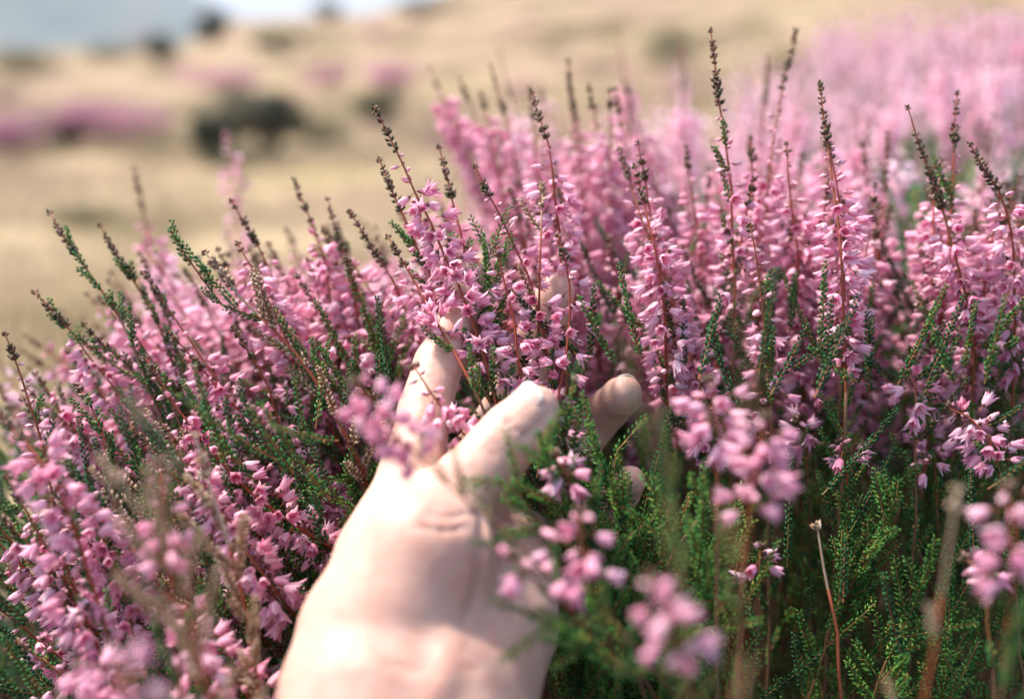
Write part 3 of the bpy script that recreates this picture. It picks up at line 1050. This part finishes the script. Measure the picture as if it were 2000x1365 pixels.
# ------------------------------------------------------------------ fill: sprigs between the singled-out ones
U_ = [-150, 0, 100, 250, 450, 600, 750, 900, 1050, 1200, 1400, 1600, 1800, 2000, 2150]
V_NEAR = [770, 730, 640, 560, 490, 450, 420, 380, 330, 320, 300, 310, 330, 350, 350]
V_MID = [700, 660, 600, 470, 420, 450, 400, 300, 260, 240, 220, 200, 190, 190, 190]
V_FAR = [1500, 1400, 1300, 1100, 900, 760, 560, 440, 400, 330, 240, 130, 80, 45, 30]
LEAN = [.75, .7, .65, .55, .5, .42, .36, .32, .22, .14, .06, .02, .06, .1, .1]


def fill(n, Dr, ur, vtab, label_of, group, near, vj=(0, 170), kinds=('bloom',), flen=(230, 480), lean_extra=0.0, **kw):
    made = tries = 0
    while made < n and tries < n * 12:
        tries += 1
        D = rng.uniform(*Dr)
        u = rng.uniform(*ur)
        v = np.interp(u, U_, vtab) + rng.uniform(*vj) * rng.random() ** .5
        if v > 1340:
            continue
        lean = np.interp(u, U_, LEAN) + lean_extra + rng.normal(0, .1)
        T = P(u, v, D)
        low = T + np.array([lean * .12 + rng.normal(0, .008), rng.normal(.0, .02), -.12])
        r = low + np.array([lean * .05, .01, 0])
        gz = float(ground_z(r[0], r[1]))
        if gz < -.55:
            continue
        root = np.array([r[0], r[1], min(gz - .005, low[2] - .03)])
        mid = low * .5 + root * .5 + np.array([lean * .015, 0, 0])
        ctrl = [root, mid, low, T]
        if blocks_hand(catmull(ctrl, 24)):
            continue
        k = kinds[rng.integers(len(kinds))]
        s4 = D / .42
        a = rng.uniform(.003, .022)
        b = a + rng.uniform(.006, .02)
        c = b + px2m(rng.uniform(*flen), .42)
        if k == 'green':
            a, b, c = .015, .015, .03
        if k == 'dry':
            a, b, c = .02, .02, .025
        sprig(ctrl, a, b, c, label_of(u, v), group, k, near, **kw)
        made += 1


LANDMARKS = [(1390, 250, 'tallest sharp spike'), (1600, 330, 'straight dark tipped spike'), (1790, 300, 'long bare leafy tip'), (1215, 770, 'ring fingertip'), (1060, 790, 'thumb tip'),
             (920, 530, 'index fingertip'), (1085, 570, 'middle fingertip'), (1230, 940, 'little fingertip'), (1480, 900, 'large blurred pink cluster'), (1390, 780, 'soft upper pink cluster'),
             (1140, 1070, 'blurred drooping cluster'), (1965, 1020, 'big right edge cluster'), (1605, 1120, 'bare pale stick'), (1880, 850, 'branching low cluster'), (1775, 760, 'pair of lilac bells'),
             (700, 960, 'foot of the red woody stem'), (620, 1250, 'forearm'), (520, 980, 'heavy drooping magenta sprig'), (460, 1080, 'dark magenta sprig'), (420, 1150, 'withered greyish twig'),
             (160, 960, 'beaded green tip'), (60, 800, 'sparsely budded sprig'), (240, 1340, 'round blurred buds'), (370, 510, 'blunt bright green shoot'), (480, 470, 'pointed green beads'),
             (180, 560, 'long leaning green sprig'), (150, 640, 'steeply slanting low sprig'), (590, 420, 'brown upright tip'), (660, 470, 'grey green scaly spike'), (1490, 560, 'short slanting bud sprig'),
             (1920, 380, 'hanging bells near the right edge'), (1260, 430, 'yellow green tip'), (1725, 380, 'pale whorled bud spike'), (1115, 260, 'dark red tipped spike'), (1640, 890, 'three small lone bells'),
             (1310, 1220, 'dusty pink blur at the bottom'), (1010, 1110, 'palm heel'), (490, 730, 'short dark tipped bud sprig'), (640, 780, 'pale withered twig'), (1545, 200, 'right leaning dark spike'),
             (1040, 260, 'green pointed tip'), (1870, 300, 'paired bud spike'), (1905, 1130, 'low pair of blurred buds'), (1485, 1110, 'lone soft pink flower')]
USED_LABELS = set()


def placed_label(look, marks=None):
    """a label by the nearest thing one can find in the photo"""
    def f(u, v):
        near = sorted(marks or LANDMARKS, key=lambda q: (q[0] - u) ** 2 + (q[1] - v) ** 2)
        for q in near[:16]:
            du, dv = u - q[0], v - q[1]
            dist = math.hypot(du, dv)
            if abs(du) > abs(dv) * .8:
                rel = ('just ' if dist < 70 else '') + ('left of' if du < 0 else 'right of')
            else:
                rel = ('just ' if dist < 70 else '') + ('above' if dv < 0 else 'below')
            t = f'{look} {rel} the {q[2]}'
            if t not in USED_LABELS and len(t.split()) <= 16:
                USED_LABELS.add(t)
                return t
        return look + ' among its like'
    return f


fill(46, (.415, .52), (1160, 2060), [v - 40 for v in V_NEAR], placed_label('pink heather sprig'), 'sprigs in the sharp right bank', True, vj=(0, 230), flen=(300, 520))
fill(18, (.445, .52), (560, 1180), V_NEAR, placed_label('pink sprig behind the hand,'), 'sprigs close behind the hand', True)
fill(50, (.40, .54), (-60, 680), [v - 20 for v in V_NEAR], placed_label('left leaning heather sprig'), 'sprigs in the left bank', True, flen=(320, 560), kinds=('bloom',) * 7 + ('green',))
fill(20, (.33, .41), (-80, 560), [x + 230 for x in V_NEAR], placed_label('slanting lower left sprig'), 'sprigs in the lower left tangle', True, vj=(0, 420), kinds=('bloom', 'bloom', 'bloom', 'green', 'dry'), lean_extra=.1)
fill(12, (.48, .62), (840, 1330), [150] * 15, placed_label('tall soft pink spike'), 'tall soft spikes above the fingers', True, vj=(0, 90), flen=(320, 520))
fill(34, (.45, .66), (-60, 720), [v + 25 for v in V_MID], placed_label('soft left bank pink spike'), 'sprigs of the soft left bank', False, vj=(0, 150))
fill(60, (.52, .72), (100, 2080), V_MID, placed_label('softly blurred pink spike'), 'sprigs of the blurred second row', False, vj=(0, 160))
fill(46, (.72, 1.05), (900, 2100), V_FAR, placed_label('strongly blurred far pink spike'), 'sprigs of the far bank', False, vj=(0, 140))

# green shoots of the near bushes
def shoots(n, Dr, ur, vr, label, group, lean=0.0, size=1.0):
    made = tries = 0
    while made < n and tries < n * 15:
        tries += 1
        D = rng.uniform(*Dr)
        u, v = rng.uniform(*ur), rng.uniform(*vr)
        T = P(u, v, D)
        ln = lean + rng.normal(0, .2)
        low = T + np.array([-ln * .06, rng.normal(.01, .015), -.07])
        gz = float(ground_z(low[0], low[1]))
        root = np.array([low[0] - ln * .03, low[1] + .01, min(gz - .005, low[2] - .02)])
        ctrl = [root, low * .6 + root * .4, low, T]
        if blocks_hand(catmull(ctrl, 20)):
            continue
        sprig(ctrl, 0, 0, .05, label(u, v), group, 'shoot', True, name='heather_shoot', cat='heather shoot', size=size * 1.05, nsh=int(rng.integers(20, 28)))
        made += 1


shoots(20, (.34, .385), (1120, 1440), (930, 1330), placed_label('green heather shoot'), 'shoots right of the palm', .1)
shoots(8, (.36, .41), (1590, 1760), (960, 1320), placed_label('shaded green shoot'), 'shoots of the lower right thicket', .1)
shoots(4, (.37, .42), (1790, 1890), (1010, 1320), placed_label('shaded green shoot'), 'shoots of the lower right thicket', .2)
shoots(4, (.37, .42), (1930, 2040), (900, 1320), placed_label('shaded green shoot'), 'shoots of the lower right thicket', .1)
shoots(8, (.43, .47), (1120, 2040), (720, 860), placed_label('leafy shoot under the spikes,'), 'shoots below the right bank', 0)
shoots(14, (.36, .42), (330, 680), (880, 1330), placed_label('slanting green shoot'), 'shoots left of the forearm', -.5)
shoots(4, (.40, .46), (480, 760), (620, 860), placed_label('leaning leafy shoot'), 'shoots left of the index finger', -.4)
for tip, ex, D, label in (
    ((975, 938), [(1040, 1000, .330), (1110, 1110, .35), (1190, 1300, .38)], .322, 'bright yellow green shoot springing out under the thumb'),
    ((1050, 850), [(1075, 930, .335), (1140, 1080, .35), (1230, 1280, .38)], .322, 'thin green shoot crossing the side of the thumb'),
    ((1040, 1205), [(1120, 1220, .30), (1220, 1290, .32), (1300, 1400, .35)], .288, 'single dark green shoot pointing left over the palm heel'),
    ((1155, 850), [(1190, 960, .375), (1230, 1120, .38)], .368, 'dense dark green shoot in front of the ring finger'),
    ((1205, 880), [(1205, 960, .372), (1235, 1080, .378), (1260, 1200, .39)], .370, 'short green shoot half covering the little fingertip'),
    ((945, 470), [(955, 620, .398), (985, 760, .388), (1080, 1030, .388)], .401, 'dark green shoot standing before the index fingertip')):
    w = [P(*e) for e in ex]
    root = np.array([w[-1][0] + .01, w[-1][1] + .02, float(ground_z(w[-1][0], w[-1][1])) - .005])
    sprig([root] + w[::-1] + [P(*tip, D)], 0, 0, .06, label, 'heather shoots seen singly', 'shoot', True, name='heather_shoot', cat='heather shoot', nsh=26)


# ------------------------------------------------------------------ undergrowth and the far heather as masses
def undergrowth():
    g, gx = Geo(), Geo()
    n = tries = 0
    while n < 3600 and tries < 40000:
        tries += 1
        D = rng.uniform(.36, .95)
        u = rng.uniform(-150, 2150)
        top = np.interp(D, [.36, .42, .6, .95], [np.interp(u, U_, V_NEAR) + 420, np.interp(u, U_, V_NEAR) + 330, np.interp(u, U_, V_MID) + 230, np.interp(u, U_, V_FAR) + 170])
        v = top + rng.random() ** 1.3 * 760
        p = P(u, v, D)
        gz = float(ground_z(p[0], p[1]))
        if p[2] < gz + .015 or gz < -.5 or v > 1560:
            continue
        if D < .46 and (in_hand_view(u, v) or any(a < u < b and c < v < e for a, b, c, e in KEEP_CLEAR)):
            continue
        if D < .62 and u > 1250 and v > 780 and rng.random() < .88:
            continue
        if D >= .62 and u > 1420 and v > 800 and rng.random() < .4:
            continue
        ln = np.interp(u, U_, LEAN)
        d = nrm(np.array([-ln, 0, 1.]) + rng.normal(0, .45, 3))
        L = rng.uniform(.018, .045)
        if (hand_sdf(p)[0] < .006) or (hand_sdf(p + d * L)[0] < .006):
            continue
        leafy(g, g, p, d, L, 0 if rng.random() < .45 and not (u > 1250 and v > 760) else 1, D < .5, .95 if D < .5 else .5, 1.05 if D < .5 else 1.7, .25, 2)  # lower right takes only the darkened leaf, painting the gaps there as shade
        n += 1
    o = ob('heather_undergrowth', g.mesh('heather_undergrowth', [M_LEAF, M_LEAF_SHADE, M_TWIG]))
    tag(o, 'tangled dark green heather foliage filling the bushes under the flowers', 'undergrowth', kind='stuff')
    # bare woody stems inside the bushes
    gw = Geo()
    for k in range(420):
        x, y = rng.uniform(-.5, .75), rng.uniform(.33, 1.0)
        gz = float(ground_z(x, y))
        if gz < -.5:
            continue
        hgt = rng.uniform(.1, .26)
        ln = rng.normal(-.25 if x < 0 else 0, .35)
        pts = catmull([(x, y, gz - .01), (x + ln * .03, y + rng.normal(0, .01), gz + hgt * .4), (x + ln * .12, y + rng.normal(0, .03), gz + hgt)], 9)
        if blocks_hand(pts) or (hand_sdf(pts) < .006).any():
            continue
        gw.tube(pts, np.linspace(.0016, .0007, 9), 5, 0)
    o = ob('woody_undergrowth', gw.mesh('woody_undergrowth', [M_WOOD], True))
    tag(o, 'brown woody stems crowded inside the heather bushes', 'undergrowth', kind='stuff')


undergrowth()


def far_heather():
    gp, gg = Geo(), Geo()
    n = 0
    for k in range(6000):
        y = .95 + 3.6 * rng.random() ** 1.4
        x = edge_x(y) + rng.random() * (1.6 + y * .5)
        if x > .62 * y + .5:
            continue
        n += 1
        if n > 1250:
            break
        if n <= 170:
            y = rng.uniform(.30, 1.0)
            x = .60 * y + .10 + rng.random() * .8
        gz = float(ground_z(x, y))
        hh = rng.uniform(.30, .40)
        ln = rng.normal(-.02, .06)
        base, top = np.array([x, y, gz + .03]), np.array([x + ln, y + rng.normal(0, .02), gz + hh])
        gg.tube(np.array([base, (base + top) / 2, top]), np.array([.0018, .0014, .0008]), 3, 1)
        m = int(rng.integers(26, 44))
        t = rng.uniform(.45, .93, m)
        for q in t:
            th = rng.uniform(0, 6.28)
            out = np.array([math.cos(th), math.sin(th), rng.uniform(-.6, .1)])
            R = frame_to(out, th)
            gp.add((SFV * rng.uniform(1.2, 1.7)) @ R.T + base + (top - base) * q, SFT, 0)
        for q in range(9):
            dd = nrm(np.array([rng.normal(0, .6), rng.normal(0, .6), 1]))
            leafy(gg, None, base + (top - base) * rng.uniform(.05, .5), dd, .05, 0, False, .22, 3.0)
    o = ob('far_heather', gp.mesh('far_heather', [M_PETAL], True))
    tag(o, 'blurred pink mass of flowering heather climbing to the upper right', 'heather', kind='stuff')
    o2 = ob('far_heather_foliage', gg.mesh('far_heather_foliage', [M_LEAF, M_WOOD]))
    tag(o2, 'green foliage and stems under the blurred pink heather mass', 'foliage', kind='stuff')


far_heather()


# ------------------------------------------------------------------ the moor behind: grass, shrubs, trees, haze
def hit_ground(u, v):
    D = .6
    while D < 250:
        p = P(u, v, D)
        if p[2] < ground_z(p[0], p[1]):
            return p, D
        D *= 1.01
    return p, D


M_SHRUB = plant_mat('shrub_leaf', [(0, (.020, .027, .015)), (.5, (.045, .052, .026)), (1, (.09, .085, .045))], .2, .6, 4)
M_OLIVE = plant_mat('olive_leaf', [(0, (.05, .055, .022)), (.5, (.10, .10, .04)), (1, (.18, .15, .07))], .2, .6, 4)
M_FARPINK = plant_mat('far_blossom', [(0, (.42, .14, .22)), (.5, (.58, .26, .36)), (1, (.70, .42, .48))], .3, .6, 4)
M_TUSSOCK = plant_mat('tussock_blade', [(0, (.20, .15, .08)), (.5, (.33, .25, .15)), (1, (.45, .36, .24))], .3, .7, 4)
M_SLATE = plant_mat('tree_leaf', [(0, (.035, .042, .036)), (.5, (.07, .075, .06)), (1, (.11, .11, .085))], .2, .6, 2)


def shrub(u, v, wpx, hpx, mat, name, label, cat, group, n=900):
    p, D = hit_ground(u, v)
    W, Hh = wpx / FPX * D * .5, hpx / FPX * D
    r = np.random.default_rng(int(abs(u * 7 + v) + 1))
    o = ob(name, None, loc=p)
    o.empty_display_size = .1
    tag(o, label, cat, group)
    g, gs = Geo(), Geo()
    lobes = [(r.normal(0, .38, 2) * W, r.uniform(.35, .75) * Hh, r.uniform(.35, .6)) for _ in range(7)]
    for c, z, q in lobes:
        b = np.array([c[0] * .15, c[1] * .15, -.05 * Hh])
        t = np.array([c[0], c[1], z])
        gs.tube(np.array([b, (b + t) * .5 + r.normal(0, .04, 3) * W, t]), np.array([.035, .025, .01]) * Hh, 5, 0)
        m = n // 7
        d = nrm(r.normal(size=(m, 3)))
        rad = r.uniform(.35, 1.1, (m, 1)) ** .6
        pos = t + d * rad * np.array([W * q * 1.1, W * q * 1.1, Hh * q * .75])
        pos[:, 2] = np.maximum(pos[:, 2], .02 * Hh)
        g.spindles(pos, d + np.array([0, 0, .6]), Hh * r.uniform(.08, .17, m), Hh * .05, 0, False)
    ob('stem', gs.mesh('stem', [M_WOOD], True), o)
    ob('crown', g.mesh('crown', [mat]), o, kind='stuff')


for u, v, w, h, mt, nm, lb, ct, gp in (
    (412, 322, 75, 105, M_SHRUB, 'dark_shrub', 'small dark shrub at the foot of the bigger dark one on the moor', 'shrub', 'shrubs on the moor'),
    (535, 298, 135, 112, M_SHRUB, 'dark_shrub', 'big dark blurred shrub behind the blurred pink spike at left', 'shrub', 'shrubs on the moor'),
    (130, 290, 60, 55, M_SHRUB, 'dark_shrub', 'small dark shrub between two pink heather mounds far left', 'shrub', 'shrubs on the moor'),
    (230, 288, 170, 80, M_FARPINK, 'heather_mound', 'blurred pink heather mound right of the small dark shrub', 'heather', 'pink mounds on the moor'),
    (30, 300, 150, 75, M_FARPINK, 'heather_mound', 'blurred pink heather mound at the left edge of the moor', 'heather', 'pink mounds on the moor'),
    (450, 185, 190, 50, M_FARPINK, 'heather_mound', 'low pink mound behind the big dark shrub', 'heather', 'pink mounds on the moor'),
    (770, 175, 150, 50, M_FARPINK, 'heather_mound', 'faint pink mound above the tallest held sprig', 'heather', 'pink mounds on the moor'),
    (640, 170, 120, 36, M_FARPINK, 'heather_mound', 'faint pink mound between the two larger far ones', 'heather', 'pink mounds on the moor'),
    (480, 330, 280, 42, M_OLIVE, 'olive_shrub', 'wide low olive thicket spreading round the foot of the big dark shrub', 'shrub', 'shrubs on the moor'),
    (620, 285, 150, 48, M_OLIVE, 'olive_shrub', 'dull olive thicket right beside the big dark shrub', 'shrub', 'shrubs on the moor'),
    (730, 240, 120, 60, M_OLIVE, 'olive_shrub', 'dull olive shrub under the faint pink mound', 'shrub', 'shrubs on the moor'),
    (310, 128, 80, 52, M_SHRUB, 'dark_shrub', 'round dark shrub on the far moor below the blue hill', 'shrub', 'shrubs on the moor'),
    (60, 150, 190, 50, M_OLIVE, 'olive_shrub', 'long olive thicket at the far left under the blue hill', 'shrub', 'shrubs on the moor'),
    (200, 120, 130, 32, M_OLIVE, 'olive_shrub', 'low olive thicket right of the long one under the hill', 'shrub', 'shrubs on the moor'),
    (560, 108, 150, 48, M_OLIVE, 'olive_shrub', 'olive shrub on the slope under the pale sky gap', 'shrub', 'shrubs on the moor'),
    (420, 84, 75, 60, M_SLATE, 'dark_tree', 'slate dark tree on the skyline left of the pale sky gap', 'tree', 'skyline trees'),
    (650, 40, 80, 34, M_SLATE, 'dark_tree', 'dark tree on the skyline right of the pale sky gap', 'tree', 'skyline trees'),
    (830, 36, 150, 40, M_SLATE, 'dark_tree', 'wide dark tree clump at the top edge over the slope', 'tree', 'skyline trees'),
    (1345, 125, 190, 55, M_OLIVE, 'olive_shrub', 'blurred olive shrub behind the tallest sharp spike', 'shrub', 'shrubs on the moor'),
    (1110, 80, 170, 30, M_OLIVE, 'olive_shrub', 'thin olive thicket high on the tan slope', 'shrub', 'shrubs on the moor'),
    (1560, 150, 150, 45, M_OLIVE, 'olive_shrub', 'faint olive shrub behind the right leaning dark spike', 'shrub', 'shrubs on the moor'),
    (190, 440, 200, 40, M_OLIVE, 'olive_shrub', 'low olive grass hummock left of the soft brown tipped spike', 'shrub', 'shrubs on the moor'),
):
    shrub(u, v, w, h, mt, nm, lb, ct, gp, 1400)


rb = np.random.default_rng(5)
MOOR_MARKS = [(520, 240, 'big dark shrub'), (600, 15, 'pale sky gap'), (420, 50, 'slate dark skyline tree'), (220, 250, 'pink mound at left'), (130, 260, 'small dark far left shrub'),
              (310, 100, 'round dark far shrub'), (730, 210, 'tallest held sprig'), (1390, 70, 'tallest sharp spike'), (1110, 110, 'dark red tipped spike'), (850, 130, 'dense left leaning spike'),
              (265, 330, 'soft brown tipped spike'), (840, 15, 'wide dark tree clump'), (60, 130, 'long olive thicket'), (450, 165, 'low pink mound'), (1555, 60, 'right leaning dark spike')]
LM_PINK, LM_OLIVE, LM_STRAW = placed_label('faint low pink mound', MOOR_MARKS), placed_label('faint low olive thicket', MOOR_MARKS), placed_label('pale straw grass tussock', MOOR_MARKS)
for k in range(46):
    u, v = rb.uniform(-60, 1500), rb.uniform(70, 330) if k % 3 else rb.uniform(60, 150)
    if (u > 900 and v > 210) or (330 < u < 640 and v > 160):
        continue
    ty = k % 4
    sc_ = (v - 20) / 200
    w, h = rb.uniform(90, 220) * (.5 + .5 * sc_), rb.uniform(18, 50) * (.5 + .5 * sc_)
    if ty == 0:
        shrub(u, v, w, h, M_FARPINK, 'heather_mound', LM_PINK(u, v - h / 2), 'heather', 'faint pink mounds', 500)
    elif ty == 1:
        shrub(u, v, w, h, M_OLIVE, 'olive_shrub', LM_OLIVE(u, v - h / 2), 'shrub', 'faint olive thickets', 500)
    else:
        shrub(u, v, w, h, M_TUSSOCK, 'grass_tussock', LM_STRAW(u, v - h / 2), 'tussock', 'grass tussocks', 600)


def dry_grass():
    g = Geo()
    n = 26000
    y = 1.2 + 22 * rng.random(n) ** 1.8
    x = (rng.random(n) * 1.5 - .85) * (y * .75 + .4)
    keep = x < edge_x(y) - .25
    x, y = x[keep], y[keep]
    tuft = np.sin(x * 2.3 + np.sin(y * 1.7)) * np.sin(y * 1.9 + 1.3 * np.sin(x)) > -.25
    x, y = x[tuft], y[tuft]
    pos = np.stack([x, y, ground_z(x, y) - .005], 1)
    d = np.stack([rng.normal(.1, .35, len(x)), rng.normal(0, .35, len(x)), np.ones(len(x))], 1)
    g.spindles(pos, d, rng.uniform(.05, .17, len(x)) * np.interp(y, [1, 20], [1, 2.2]), .004 + .0012 * y, 0, False)
    m = plant_mat('straw', [(0, (.18, .135, .075)), (.5, (.32, .24, .145)), (1, (.44, .34, .22))], .3, .7, 5)
    o = ob('dry_grass', g.mesh('dry_grass', [m]))
    tag(o, 'straw coloured dry grass covering the moor', 'grass', kind='stuff')


dry_grass()


def haze():
    x0, x1, y0, y1, z0, z1 = -6500, 6500, -300, 6500, -60, 420
    V = [(x, y, z) for x in (x0, x1) for y in (y0, y1) for z in (z0, z1)]
    F = [(0, 1, 3, 2), (4, 6, 7, 5), (0, 4, 5, 1), (2, 3, 7, 6), (0, 2, 6, 4), (1, 5, 7, 3)]
    m = bpy.data.materials.new('haze_air')
    m.use_nodes = True
    nt = m.node_tree
    nt.nodes.remove(nt.nodes['Principled BSDF'])
    vol = nt.nodes.new('ShaderNodeVolumePrincipled')
    vol.inputs['Color'].default_value = (.72, .82, .98, 1)
    vol.inputs['Density'].default_value = .0002
    nt.links.new(vol.outputs[0], nt.nodes['Material Output'].inputs['Volume'])
    o = ob('haze', mesh_np('haze', V, F, [m]))
    tag(o, 'pale blue haze in the air before the far hill', 'haze', kind='stuff')


haze()
